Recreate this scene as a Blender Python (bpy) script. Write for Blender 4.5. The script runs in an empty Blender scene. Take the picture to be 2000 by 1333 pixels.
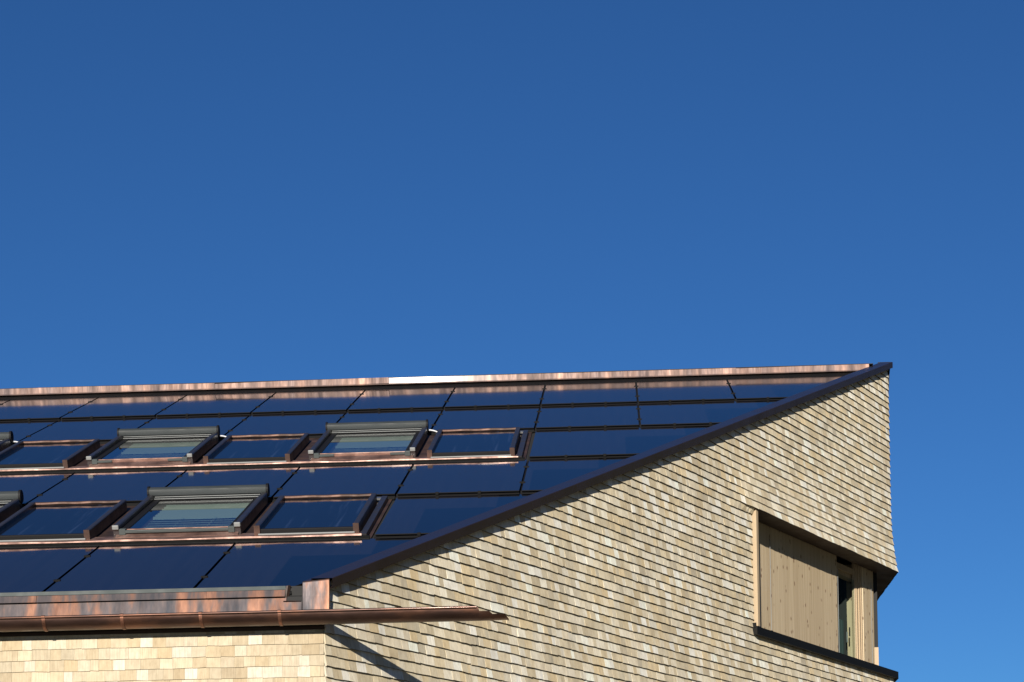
import bpy, math, random
from mathutils import Vector, Matrix

random.seed(11)
sc = bpy.context.scene
COL = sc.collection
cos, sin, tan, pi = math.cos, math.sin, math.tan, math.pi

# ------------------------------------------------------------------ layout (metres)
W = 1.02                         # panel column width
PITCH = 0.391675                 # roof pitch
G = 0.466417                     # gable wall turns this far away from the depth axis
XC = -3.211                      # front right corner of the house
GZ = -4.0                        # ground level (roof eave edge is z = 0)
S_END = 11.26                    # length of the gable wall
ROWS = [0.0, 1.745, 3.445, 5.170, 6.925, 8.600, 10.437]
GAP = 0.040
STEP = 0.024                     # each panel row laps over the next by this much
XL = -15.0                       # left end of the house
CP, SP = cos(PITCH), sin(PITCH)
DG = Vector((sin(G), cos(G), 0)); NG = Vector((cos(G), -sin(G), 0))
E_C = 0.0735                     # shingle course
Z_C = -0.283                     # a course line
Y_END = S_END * cos(G); X_END = XC + S_END * sin(G)
Z_SILL = 0.69; Z_HEAD = 1.838; S_WIN = 7.25


def RP(x, u, n):
    return Vector((x, u * CP - n * SP, u * SP + n * CP))


def GP(s, z, o=0.0):
    return Vector((XC, 0, 0)) + DG * s + NG * o + Vector((0, 0, z))


# ------------------------------------------------------------------ materials
def new_mat(name):
    m = bpy.data.materials.new(name); m.use_nodes = True
    nt = m.node_tree
    b = nt.nodes['Principled BSDF']
    return m, nt, b


def N(nt, t, **kw):
    n = nt.nodes.new(t)
    for k, v in kw.items():
        if k == 'inp':
            for kk, vv in v.items():
                n.inputs[kk].default_value = vv
        else:
            setattr(n, k, v)
    return n


def ramp(nt, stops):
    r = N(nt, 'ShaderNodeValToRGB')
    e = r.color_ramp.elements
    while len(e) < len(stops):
        e.new(0.5)
    for el, (p, c) in zip(e, stops):
        el.position = p; el.color = (*c, 1)
    return r


def coords(nt, kind, scale):
    tc = N(nt, 'ShaderNodeTexCoord'); mp = N(nt, 'ShaderNodeMapping')
    mp.inputs['Scale'].default_value = scale
    nt.links.new(tc.outputs[kind], mp.inputs['Vector'])
    return mp.outputs['Vector']


def noise(nt, vec, scale=1.0, detail=3.0, rough=0.55):
    n = N(nt, 'ShaderNodeTexNoise', inp={'Scale': scale, 'Detail': detail, 'Roughness': rough})
    nt.links.new(vec, n.inputs['Vector'])
    return n.outputs['Fac']


def bump(nt, b, h, strength, dist):
    bp = N(nt, 'ShaderNodeBump', inp={'Strength': strength, 'Distance': dist})
    nt.links.new(h, bp.inputs['Height']); nt.links.new(bp.outputs['Normal'], b.inputs['Normal'])
    return bp


def plain(name, col, rough=0.5, metal=0.0, spec=0.5, var=0.0, vs=(6, 6, 6), bmp=0.0):
    m, nt, b = new_mat(name)
    b.inputs['Base Color'].default_value = (*col, 1)
    b.inputs['Roughness'].default_value = rough
    b.inputs['Metallic'].default_value = metal
    b.inputs['Specular IOR Level'].default_value = spec
    if var:
        f = noise(nt, coords(nt, 'Object', vs), 1.0, 4)
        r = ramp(nt, [(0.3, tuple(c * (1 - var) for c in col)), (0.7, tuple(min(1, c * (1 + var)) for c in col))])
        nt.links.new(f, r.inputs[0]); nt.links.new(r.outputs[0], b.inputs['Base Color'])
        rr = N(nt, 'ShaderNodeMapRange', inp={'From Min': 0.3, 'From Max': 0.7, 'To Min': rough * 0.8, 'To Max': min(1, rough * 1.25)})
        nt.links.new(f, rr.inputs[0]); nt.links.new(rr.outputs[0], b.inputs['Roughness'])
        if bmp:
            bump(nt, b, f, bmp, 0.004)
    return m


def shingle_mat(name):
    m, nt, b = new_mat(name)
    at = N(nt, 'ShaderNodeAttribute', attribute_name='tint')
    uv = N(nt, 'ShaderNodeUVMap', uv_map='grain')
    mp = N(nt, 'ShaderNodeMapping'); mp.inputs['Scale'].default_value = (150, 5, 1)
    nt.links.new(uv.outputs[0], mp.inputs['Vector'])
    f = noise(nt, mp.outputs[0], 1.0, 4, 0.65)
    mp2 = N(nt, 'ShaderNodeMapping'); mp2.inputs['Scale'].default_value = (26, 14, 1)
    nt.links.new(uv.outputs[0], mp2.inputs['Vector'])
    f2 = noise(nt, mp2.outputs[0], 1.0, 3, 0.6)
    r1 = ramp(nt, [(0.25, (0.72, 0.70, 0.66)), (0.5, (1, 1, 1)), (0.78, (1.18, 1.16, 1.12))])
    nt.links.new(f, r1.inputs[0])
    r2 = ramp(nt, [(0.3, (0.84, 0.82, 0.80)), (0.55, (1, 1, 1)), (0.75, (1.06, 1.08, 1.1))])
    nt.links.new(f2, r2.inputs[0])
    mu = N(nt, 'ShaderNodeMix', data_type='RGBA', blend_type='MULTIPLY', inp={0: 0.8})
    nt.links.new(at.outputs['Color'], mu.inputs[6]); nt.links.new(r1.outputs[0], mu.inputs[7])
    mu2 = N(nt, 'ShaderNodeMix', data_type='RGBA', blend_type='MULTIPLY', inp={0: 0.9})
    nt.links.new(mu.outputs[2], mu2.inputs[6]); nt.links.new(r2.outputs[0], mu2.inputs[7])
    f3 = noise(nt, coords(nt, 'Object', (0.9, 0.9, 0.35)), 1.0, 4, 0.6)
    r3 = ramp(nt, [(0.3, (0.88, 0.87, 0.86)), (0.5, (1, 1, 1)), (0.7, (1.05, 1.05, 1.04))]); nt.links.new(f3, r3.inputs[0])
    mu3 = N(nt, 'ShaderNodeMix', data_type='RGBA', blend_type='MULTIPLY', inp={0: 1.0})
    nt.links.new(mu2.outputs[2], mu3.inputs[6]); nt.links.new(r3.outputs[0], mu3.inputs[7])
    nt.links.new(mu3.outputs[2], b.inputs['Base Color'])
    b.inputs['Roughness'].default_value = 0.75
    b.inputs['Specular IOR Level'].default_value = 0.25
    bump(nt, b, f, 0.35, 0.0015)
    return m


def copper_mat(name, stops, scale, rough=(0.28, 0.5), bmp=0.25, metal=1.0, coat=0.0):
    m, nt, b = new_mat(name)
    b.inputs['Coat Weight'].default_value = coat; b.inputs['Coat Roughness'].default_value = 0.095; b.inputs['Coat Tint'].default_value = (1.0, 0.86, 0.76, 1)
    v = coords(nt, 'Object', scale)
    f = noise(nt, v, 1.0, 5, 0.6)
    r = ramp(nt, stops)
    nt.links.new(f, r.inputs[0]); nt.links.new(r.outputs[0], b.inputs['Base Color'])
    b.inputs['Metallic'].default_value = metal
    v2 = coords(nt, 'Object', tuple(c * 2.3 for c in scale))
    f2 = noise(nt, v2, 1.0, 4, 0.6)
    rr = N(nt, 'ShaderNodeMapRange', inp={'From Min': 0.3, 'From Max': 0.7, 'To Min': rough[0], 'To Max': rough[1]})
    nt.links.new(f2, rr.inputs[0]); nt.links.new(rr.outputs[0], b.inputs['Roughness'])
    if bmp:
        f3 = noise(nt, coords(nt, 'Object', (5, 5, 5)), 1.0, 2, 0.5)
        bump(nt, b, f3, bmp, 0.004)
    return m


M = {}
M['shingle'] = shingle_mat('weathered_shingle')
M['ridge_copper'] = copper_mat('ridge_copper', [(0.30, (0.095, 0.072, 0.070)), (0.48, (0.145, 0.103, 0.092)), (0.62, (0.205, 0.135, 0.112)), (0.75, (0.32, 0.20, 0.155))], (8.0, 1.2, 1.2), (0.50, 0.72), 0.06, 0.85, 0.016)
M['eave_copper'] = copper_mat('patina_copper', [(0.32, (0.06, 0.062, 0.072)), (0.47, (0.115, 0.097, 0.098)), (0.57, (0.21, 0.118, 0.088)), (0.71, (0.36, 0.19, 0.125))], (9.0, 3.0, 2.2), (0.5, 0.7), 0.3, 0.85, 0.10)
M['apron_copper'] = copper_mat('apron_copper', [(0.3, (0.13, 0.08, 0.068)), (0.5, (0.235, 0.145, 0.12)), (0.68, (0.38, 0.26, 0.22))], (7.0, 7.0, 7.0), (0.45, 0.65), 0.6, 0.8, 0.06)
M['brown_copper'] = copper_mat('brown_copper', [(0.3, (0.045, 0.028, 0.024)), (0.52, (0.075, 0.042, 0.034)), (0.72, (0.17, 0.08, 0.05))], (2.2, 4.0, 9.0), (0.32, 0.5), 0.12, 0.8, 0.1)
M['bracket_copper'] = copper_mat('bracket_copper', [(0.3, (0.09, 0.045, 0.032)), (0.7, (0.24, 0.11, 0.07))], (20, 20, 20), (0.4, 0.6), 0.1, 0.8, 0.1)
M['dull_copper'] = copper_mat('dull_copper', [(0.3, (0.06, 0.042, 0.036)), (0.7, (0.16, 0.095, 0.075))], (6, 6, 6), (0.5, 0.7), 0.2, 0.8)
M['black'] = plain('black_frame', (0.006, 0.006, 0.007), 0.65, 0, 0.25)
M['clip'] = plain('dark_clip', (0.006, 0.006, 0.006), 0.7, 0.0, 0.2)
M['rail'] = plain('dark_rail', (0.007, 0.007, 0.007), 0.6, 0.0, 0.12, 0.25, (40, 40, 40), 0.5)
M['metal'] = plain('pale_metal', (0.42, 0.44, 0.45), 0.35, 0.9, 0.5)
M['white_metal'] = plain('white_metal', (0.45, 0.47, 0.50), 0.55, 0.2, 0.4)
M['anthracite'] = plain('anthracite_cover', (0.030, 0.028, 0.031), 0.36, 0.2, 0.5, 0.12, (9, 9, 9))
M['shutter_grey'] = plain('shutter_grey', (0.033, 0.039, 0.041), 0.6, 0.0, 0.35, 0.08, (5, 20, 20))
M['verge'] = plain('bronze_verge', (0.020, 0.0135, 0.0135), 0.24, 0.0, 0.55, 0.12, (3, 3, 3))
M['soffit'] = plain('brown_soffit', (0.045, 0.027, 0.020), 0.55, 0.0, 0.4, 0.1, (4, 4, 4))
M['deck'] = plain('roof_underlay', (0.012, 0.012, 0.012), 0.8)
M['sill'] = plain('black_sill', (0.004, 0.004, 0.004), 0.6, 0.0, 0.25)
M['wire'] = plain('steel_wire', (0.22, 0.23, 0.23), 0.6, 0.3, 0.4)
M['slat'] = plain('blind_slat', (0.20, 0.25, 0.22), 0.5, 0.0, 0.4)
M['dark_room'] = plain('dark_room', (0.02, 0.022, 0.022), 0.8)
M['curtain'] = plain('grey_curtain', (0.05, 0.075, 0.075), 0.9, 0, 0.2, 0.12, (30, 30, 2))
M['lead'] = plain('grey_green_profile', (0.055, 0.066, 0.066), 0.6, 0.1, 0.35, 0.15, (6, 6, 6))


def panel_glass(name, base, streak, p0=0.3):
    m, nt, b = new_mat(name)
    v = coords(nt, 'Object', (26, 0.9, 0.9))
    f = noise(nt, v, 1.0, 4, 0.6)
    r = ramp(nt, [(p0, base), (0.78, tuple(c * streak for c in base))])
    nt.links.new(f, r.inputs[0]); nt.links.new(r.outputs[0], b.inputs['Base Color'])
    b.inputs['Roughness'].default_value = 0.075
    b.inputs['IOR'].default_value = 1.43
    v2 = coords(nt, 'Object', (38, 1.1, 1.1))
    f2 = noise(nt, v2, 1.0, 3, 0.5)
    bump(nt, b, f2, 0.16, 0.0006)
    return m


M['cells'] = panel_glass('solar_cell_glass', (0.0095, 0.0085, 0.0105), 1.5)
M['blank'] = panel_glass('blank_dark_glass', (0.0030, 0.0034, 0.0048), 1.3)
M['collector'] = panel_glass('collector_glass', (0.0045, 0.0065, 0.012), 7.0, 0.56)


def pane_glass():
    m, nt, b = new_mat('window_pane')
    nt.nodes.remove(b)
    out = nt.nodes['Material Output']
    lw = N(nt, 'ShaderNodeLayerWeight', inp={'Blend': 0.5})
    fr = N(nt, 'ShaderNodeMath', operation='POWER', inp={1: 5.0})
    nt.links.new(lw.outputs['Facing'], fr.inputs[0])
    tr = N(nt, 'ShaderNodeBsdfTransparent', inp={'Color': (0.80, 0.88, 0.85, 1)})
    gl = N(nt, 'ShaderNodeBsdfGlossy', inp={'Roughness': 0.01})
    mx = N(nt, 'ShaderNodeMixShader')
    ma = N(nt, 'ShaderNodeMath', operation='MULTIPLY_ADD', inp={1: 1.6, 2: 0.02})
    ma.use_clamp = True
    nt.links.new(fr.outputs[0], ma.inputs[0]); nt.links.new(ma.outputs[0], mx.inputs[0])
    nt.links.new(tr.outputs[0], mx.inputs[1]); nt.links.new(gl.outputs[0], mx.inputs[2])
    nt.links.new(mx.outputs[0], out.inputs['Surface'])
    return m


M['pane'] = pane_glass()


def wood_mat(name, c0, c1, knots):
    m, nt, b = new_mat(name)
    v = coords(nt, 'UV', (34, 0.9, 1))
    f = noise(nt, v, 1.0, 5, 0.6)
    r = ramp(nt, [(0.3, c0), (0.7, c1)])
    nt.links.new(f, r.inputs[0])
    last = r.outputs[0]
    # board to board variation
    tc = N(nt, 'ShaderNodeTexCoord'); sp = N(nt, 'ShaderNodeSeparateXYZ')
    nt.links.new(tc.outputs['UV'], sp.inputs[0])
    mu = N(nt, 'ShaderNodeMath', operation='MULTIPLY', inp={1: 7.0}); fl = N(nt, 'ShaderNodeMath', operation='FLOOR')
    nt.links.new(sp.outputs[0], mu.inputs[0]); nt.links.new(mu.outputs[0], fl.inputs[0])
    wn = N(nt, 'ShaderNodeTexWhiteNoise', noise_dimensions='1D'); nt.links.new(fl.outputs[0], wn.inputs['W'])
    rb = ramp(nt, [(0.0, (0.92, 0.90, 0.88)), (1.0, (1.04, 1.04, 1.04))]); nt.links.new(wn.outputs['Value'], rb.inputs[0])
    mx = N(nt, 'ShaderNodeMix', data_type='RGBA', blend_type='MULTIPLY', inp={0: 1.0})
    nt.links.new(last, mx.inputs[6]); nt.links.new(rb.outputs[0], mx.inputs[7]); last = mx.outputs[2]
    if knots:
        vo = N(nt, 'ShaderNodeTexVoronoi', inp={'Scale': 1.0, 'Randomness': 1.0})
        nt.links.new(coords(nt, 'UV', (13, 8, 1)), vo.inputs['Vector'])
        sel = N(nt, 'ShaderNodeMath', operation='GREATER_THAN', inp={1: 0.28})
        sepc = N(nt, 'ShaderNodeSeparateColor'); nt.links.new(vo.outputs['Color'], sepc.inputs[0])
        nt.links.new(sepc.outputs[0], sel.inputs[0])
        kr = N(nt, 'ShaderNodeMapRange', inp={'From Min': 0.09, 'From Max': 0.22, 'To Min': 1.0, 'To Max': 0.0})
        nt.links.new(vo.outputs['Distance'], kr.inputs[0])
        km = N(nt, 'ShaderNodeMath', operation='MULTIPLY'); nt.links.new(kr.outputs[0], km.inputs[0]); nt.links.new(sel.outputs[0], km.inputs[1])
        km2 = N(nt, 'ShaderNodeMath', operation='MULTIPLY', inp={1: 0.85}); nt.links.new(km.outputs[0], km2.inputs[0])
        kx = N(nt, 'ShaderNodeMix', data_type='RGBA', inp={7: (0.14, 0.06, 0.03, 1)})
        nt.links.new(km2.outputs[0], kx.inputs[0]); nt.links.new(last, kx.inputs[6]); last = kx.outputs[2]
    nt.links.new(last, b.inputs['Base Color'])
    b.inputs['Roughness'].default_value = 0.6
    b.inputs['Specular IOR Level'].default_value = 0.3
    return m


M['shutter_wood'] = wood_mat('knotty_larch', (0.47, 0.37, 0.235), (0.62, 0.51, 0.35), True)
M['frame_wood'] = wood_mat('pale_larch', (0.38, 0.29, 0.185), (0.47, 0.37, 0.25), False)


def ground_mat():
    m, nt, b = new_mat('meadow_ground')
    f = noise(nt, coords(nt, 'Object', (0.25, 0.25, 0.25)), 1.0, 6, 0.6)
    r = ramp(nt, [(0.35, (0.07, 0.065, 0.035)), (0.5, (0.10, 0.09, 0.05)), (0.65, (0.14, 0.12, 0.085))])
    nt.links.new(f, r.inputs[0]); nt.links.new(r.outputs[0], b.inputs['Base Color'])
    b.inputs['Roughness'].default_value = 0.95
    f2 = noise(nt, coords(nt, 'Object', (9, 9, 9)), 1.0, 5, 0.6)
    bump(nt, b, f2, 0.5, 0.05)
    return m


M['ground'] = ground_mat()
M['sky_blocker'] = plain('sky_blocker_green', (0.035, 0.045, 0.024), 0.95, 0, 0.1, 0.5, (0.12, 0.12, 0.12))


def smooth(t):
    t = max(0.0, min(1.0, t)); return t * t * (3 - 2 * t)


# ------------------------------------------------------------------ mesh helpers
class MB:
    def __init__(self):
        self.v = []; self.f = []; self.m = []; self.c = []; self.uv = []

    def poly(self, pts, mat=0, col=None, uv=None):
        i = len(self.v); self.v += [tuple(p) for p in pts]
        self.f.append(tuple(range(i, i + len(pts)))); self.m.append(mat); self.c.append(col); self.uv.append(uv)

    def hexa(self, p, mat=0, uvs=None):
        """p: 8 corners, 0-3 bottom ring, 4-7 top ring"""
        i = len(self.v); self.v += [tuple(q) for q in p]
        for q in ((3, 2, 1, 0), (4, 5, 6, 7), (0, 1, 5, 4), (1, 2, 6, 5), (2, 3, 7, 6), (3, 0, 4, 7)):
            self.f.append(tuple(i + k for k in q)); self.m.append(mat); self.c.append(None); self.uv.append(None)

    def rbox(self, x0, x1, u0, u1, n0, n1, mat=0):
        self.hexa([RP(x0, u0, n0), RP(x1, u0, n0), RP(x1, u1, n0), RP(x0, u1, n0),
                   RP(x0, u0, n1), RP(x1, u0, n1), RP(x1, u1, n1), RP(x0, u1, n1)], mat)

    def wbox(self, x0, x1, y0, y1, z0, z1, mat=0):
        self.hexa([(x0, y0, z0), (x1, y0, z0), (x1, y1, z0), (x0, y1, z0),
                   (x0, y0, z1), (x1, y0, z1), (x1, y1, z1), (x0, y1, z1)], mat)

    def gbox(self, s0, s1, o0, o1, z0, z1, mat=0):
        """box on the gable wall; o grows outwards"""
        self.hexa([GP(s0, z0, o1), GP(s1, z0, o1), GP(s1, z0, o0), GP(s0, z0, o0),
                   GP(s0, z1, o1), GP(s1, z1, o1), GP(s1, z1, o0), GP(s0, z1, o0)], mat)

    def extrude(self, prof, place, stations, mat=0, closed=True, caps=True):
        """prof: 2D points; place(a, b, t) -> point; stations: list of t"""
        n = len(prof); base = len(self.v)
        for t in stations:
            for a, b in prof:
                self.v.append(tuple(place(a, b, t)))
        for k in range(len(stations) - 1):
            for j in range(n if closed else n - 1):
                j2 = (j + 1) % n
                self.f.append((base + k * n + j, base + k * n + j2, base + (k + 1) * n + j2, base + (k + 1) * n + j))
                self.m.append(mat); self.c.append(None); self.uv.append(None)
        if caps and closed:
            self.f.append(tuple(base + j for j in reversed(range(n)))); self.m.append(mat); self.c.append(None); self.uv.append(None)
            o = base + (len(stations) - 1) * n
            self.f.append(tuple(o + j for j in range(n))); self.m.append(mat); self.c.append(None); self.uv.append(None)

    def build(self, name, mats, parent=None, base=Vector((0, 0, 0)), bevel=0.0, smooth=False):
        me = bpy.data.meshes.new(name)
        b = Vector(base)
        me.from_pydata([tuple(Vector(v) - b) for v in self.v], [], self.f)
        for m in mats:
            me.materials.append(m)
        me.polygons.foreach_set('material_index', self.m)
        if any(c is not None for c in self.c):
            at = me.color_attributes.new('tint', 'FLOAT_COLOR', 'CORNER')
            buf = []
            for f, c in zip(self.f, self.c):
                c = c or (0.3, 0.25, 0.2)
                buf += [c[0], c[1], c[2], 1.0] * len(f)
            at.data.foreach_set('color', buf)
        if any(u is not None for u in self.uv):
            ul = me.uv_layers.new(name='grain'); buf = []
            for f, u in zip(self.f, self.uv):
                if u is None:
                    buf += [0.0, 0.0] * len(f)
                else:
                    for q in u:
                        buf += [q[0], q[1]]
            ul.data.foreach_set('uv', buf)
        if smooth:
            me.polygons.foreach_set('use_smooth', [True] * len(me.polygons))
        me.update()
        o = bpy.data.objects.new(name, me); COL.objects.link(o)
        if smooth:
            md = o.modifiers.new('edges', 'EDGE_SPLIT'); md.split_angle = math.radians(40)
        if bevel:
            md = o.modifiers.new('bevel', 'BEVEL'); md.width = bevel; md.segments = 2; md.limit_method = 'ANGLE'
            md.harden_normals = False
        if parent is not None:
            o.parent = parent
        return o


def empty(name, loc, label=None, cat=None, group=None, parent=None):
    o = bpy.data.objects.new(name, None); COL.objects.link(o)
    o.empty_display_size = 0.3
    o.location = loc
    if parent is not None:
        o.parent = parent
    if label: o['label'] = label
    if cat: o['category'] = cat
    if group: o['group'] = group
    return o


def copy_tree(o, parent=None):
    c = o.copy(); COL.objects.link(c)
    c.parent = parent
    for ch in list(o.children):
        copy_tree(ch, c)
    return c


def clip(poly, a, b, c):
    """keep the part of a 2D polygon where a*x + b*y <= c"""
    out = []
    for i in range(len(poly)):
        p, q = poly[i], poly[(i + 1) % len(poly)]
        dp, dq = a * p[0] + b * p[1] - c, a * q[0] + b * q[1] - c
        if dp <= 0: out.append(p)
        if dp * dq < 0:
            t = dp / (dp - dq); out.append((p[0] + (q[0] - p[0]) * t, p[1] + (q[1] - p[1]) * t))
    return out


# ------------------------------------------------------------------ ground
g = MB(); g.poly([(-600, -600, GZ), (600, -600, GZ), (600, 600, GZ), (-600, 600, GZ)])
gr = g.build('ground', [M['ground']]); gr['kind'] = 'structure'

g = MB()  # unseen slope, added to block low sky light and darken reflections
for i in range(52):
    a0, a1 = math.radians(36 + i * 2.2), math.radians(36 + (i + 1) * 2.2)
    for r0, r1 in ((120, 190), (190, 300), (300, 420)):
        def hp(a, r):
            h = (r - 120) * 0.80 * (0.85 + 0.25 * sin(a * 9) + 0.1 * sin(a * 23 + r)) * smooth((math.degrees(a) - 36) / 14)
            return (r * sin(a), r * cos(a), GZ - 0.5 + h)
        g.poly([hp(a0, r0), hp(a1, r0), hp(a1, r1), hp(a0, r1)])
hl = g.build('sky_blocker_hills', [M['sky_blocker']]); hl['kind'] = 'structure'

# ------------------------------------------------------------------ house
HB = Vector((XC, 0, GZ))
house = empty('house', HB, 'shingle clad house with a low pitched roof, copper gutter and recessed corner window', 'house')
HW = dict(parent=house, base=HB)


def hpart(mb, name, mats, **kw):
    return mb.build(name, mats, house, HB, **kw)


def sub(mb, name, mats, parent, pbase, **kw):
    return mb.build(name, mats, parent, pbase, **kw)


def mixc(a, b, t):
    return tuple(x + (y - x) * t for x, y in zip(a, b))


GABLE_PAL = [((0.71, 0.62, 0.445), 6), ((0.78, 0.705, 0.545), 6), ((0.835, 0.78, 0.64), 3.4), ((0.63, 0.54, 0.375), 3.5), ((0.725, 0.60, 0.39), 1.8), ((0.59, 0.52, 0.385), 1.8), ((0.91, 0.88, 0.78), 2.4)]
FRONT_PAL = [((0.48, 0.40, 0.275), 5), ((0.52, 0.445, 0.325), 6), ((0.435, 0.35, 0.23), 3), ((0.58, 0.52, 0.415), 2.6), ((0.48, 0.405, 0.285), 3)]


def pick(pal):
    t = random.random() * sum(w for _, w in pal)
    for c, w in pal:
        t -= w
        if t <= 0:
            k = random.uniform(0.90, 1.08); h = random.uniform(-0.015, 0.015)
            return (min(0.92, c[0] * k + h), c[1] * k, max(0.02, c[2] * k - h))
    return pal[0][0]


def shingle_wall(mb, P, flare, spans, zlim, z0, z1, pal, s_wave, wmin=0.045, wmax=0.15, th0=0.0195):
    """rows of single shingles. P(s,z,o) -> point, spans(z) -> [(s0,s1)...], zlim(s) -> highest z allowed"""
    k0 = math.ceil((z0 - Z_C) / E_C); k1 = math.floor((z1 - Z_C) / E_C)
    for k in range(k0, k1 + 1):
        zb = Z_C + k * E_C
        for a, b in spans(zb):
            s = a - random.uniform(0, 0.05)
            while s < b - 0.004:
                w = random.choice((random.uniform(wmin, wmax), random.uniform(wmin * 1.3, wmax * 0.8)))
                e = min(s + w, b)
                if b - e < 0.03: e = b
                ss = max(s, a)
                if e - ss < 0.004:
                    s = e; continue
                mid = 0.5 * (ss + e)
                wave = 0.0022 * sin(mid * 2.1 + k * 1.7) + 0.0016 * sin(mid * 5.3 + k * 0.9)
                zz = zb + wave * s_wave + random.gauss(0, 0.0011)
                tilt = random.gauss(0, 0.0012)
                ztop = zz + E_C + 0.016
                tl, tr = min(ztop, zlim(ss)), min(ztop, zlim(e))
                if tl - zz < 0.004 or tr - zz < 0.004:
                    if max(tl, tr) - zz < 0.012:
                        s = e; continue
                    tl, tr = max(tl, zz + 0.002), max(tr, zz + 0.002)
                th = th0 * random.uniform(0.90, 1.12)
                cup = random.gauss(0, 0.0005)
                gp = 0.0004

                def Q(s_, z_, o_):
                    return P(s_, z_, o_ + flare(s_, z_))
                bl, br = zz - tilt, zz + tilt
                A0 = Q(ss + gp, bl, -0.001); A1 = Q(e - gp, br, -0.001)
                B0 = Q(ss + gp, bl, th - cup); B1 = Q(e - gp, br, th + cup)
                fl = 0.16
                C0 = Q(ss + gp, tl, th * fl); C1 = Q(e - gp, tr, th * fl)
                D0 = Q(ss + gp, tl, -0.001); D1 = Q(e - gp, tr, -0.001)
                col = pick(pal); ox, oy = random.random() * 40, random.random() * 40
                u = [(ox, oy), (ox + (e - ss), oy), (ox + (e - ss), oy + (tr - br)), (ox, oy + (tl - bl))]
                mb.poly([B0, B1, C1, C0], 0, col, u)
                dk = tuple(c * 0.8 for c in col); butt_shade = (0.05, 0.038, 0.027)  # butt underside coloured near black to deepen the shade line under each course
                mb.poly([A0, A1, B1, B0], 0, butt_shade, u)
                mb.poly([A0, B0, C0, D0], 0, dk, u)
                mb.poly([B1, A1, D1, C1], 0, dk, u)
                s = e


def smooth(t):
    t = max(0.0, min(1.0, t)); return t * t * (3 - 2 * t)


# ---- gable wall
Z_SK = Z_C + E_C * 29                            # lowest skirt course over the window: 1.8485
def g_flare(s, z):
    if z > 2.55 or z < Z_SK - 0.012: return 0.0
    f = max(0.0, (2.55 - z) / 0.70)
    return 0.064 * f ** 2.0 * smooth((s - 6.75) / 0.65)


def roof_z(s):                                   # underside of the verge trim over the gable wall
    return s * cos(G) * tan(PITCH) + 0.045


Z_SK = Z_C + E_C * 29                            # lowest skirt course over the window: 1.8485


def g_spans(z):
    e = S_END
    top = z + 0.004
    a = max(0.0, (top - 0.045) / (cos(G) * tan(PITCH)))
    if Z_SILL - 0.075 < z < Z_SK - 0.01:
        return [(a, S_WIN - 0.03)]
    return [(a, e)]


def gP(s, z, o):
    m = 0.238 * o if s > S_END - 0.02 else 0.0
    return GP(s + m, z - (0.35 * o * smooth((o - 0.012) / 0.03) if o > 0.012 else 0.0), o)


mb = MB()
shingle_wall(mb, gP, g_flare, g_spans, roof_z, GZ + 0.02, 4.35, GABLE_PAL, 1.0)
# backing sheet with the window opening cut out
def gquad(s0, s1, z0, z1):
    mb.poly([GP(s0, z0, -0.012), GP(s1, z0, -0.012), GP(s1, z1, -0.012), GP(s0, z1, -0.012)], 1)
def gtop(s0, s1, z0):
    mb.poly([GP(s0, z0, -0.012), GP(s1, z0, -0.012), GP(s1, max(z0, roof_z(s1)), -0.012), GP(s0, max(z0, roof_z(s0)), -0.012)], 1)
gquad(0, S_WIN, GZ, 0.04); gtop(0, S_WIN, 0.04)
gquad(S_WIN, S_END, GZ, Z_SILL - 0.06); gtop(S_WIN, S_END, Z_HEAD + 0.02)
gable = hpart(mb, 'gable_wall', [M['shingle'], M['deck']])

# ---- front wall (s runs to the left from the corner)
mb = MB()
fP = lambda s, z, o: Vector((XC - s, -o, z))
shingle_wall(mb, fP, lambda s, z: 0.0, lambda z: [(0.0, XC - XL)], lambda s: -0.06, GZ + 0.02, -0.10, FRONT_PAL, 0.5, 0.055, 0.14, 0.0105)
mb.poly([(XL, 0.012, GZ), (XC, 0.012, GZ), (XC, 0.012, 0.02), (XL, 0.012, 0.02)], 1)
front = hpart(mb, 'front_wall', [M['shingle'], M['deck']])

# ---- side wall beyond the corner window (runs straight back), left and rear walls
NOTCH = 1.9; INS = 0.20
RIDGE_Y, RIDGE_Z = Y_END, Y_END * tan(PITCH)
Y_BACK = 2 * RIDGE_Y


def s_flare(s, z):
    if z > 2.55 or z < Z_SK - 0.012: return 0.0
    return 0.064 * max(0.0, (2.55 - z) / 0.70) ** 2


def sP(s, z, o):
    return Vector((X_END + o, Y_END + s, z - (0.35 * o * smooth((o - 0.012) / 0.03) if o > 0.012 else 0.0)))


mb = MB()
szl = lambda s: RIDGE_Z - s * tan(PITCH) + 0.04
def s_spans(z):
    b = min(Y_BACK - Y_END, (RIDGE_Z + 0.04 - z) / tan(PITCH))
    if b <= 0.02: return []
    if Z_SILL - 0.075 < z < Z_SK - 0.01: return [(min(NOTCH, b), b)]
    return [(0.0, b)]
shingle_wall(mb, sP, s_flare, s_spans, szl, GZ + 0.02, 4.1, GABLE_PAL, 0.6)
q = lambda a, b, z0, z1, z2: mb.poly([(X_END - 0.012, Y_END + a, z0), (X_END - 0.012, Y_END + b, z0), (X_END - 0.012, Y_END + b, z2), (X_END - 0.012, Y_END + a, z1)], 1)
q(0, NOTCH, GZ, Z_SILL - 0.06, Z_SILL - 0.06); q(0, NOTCH, Z_HEAD + 0.02, szl(0), szl(NOTCH)); q(NOTCH, Y_BACK - Y_END, GZ, szl(NOTCH), 0.02)
hpart(mb, 'side_wall', [M['shingle'], M['deck']])
mb = MB()
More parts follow.
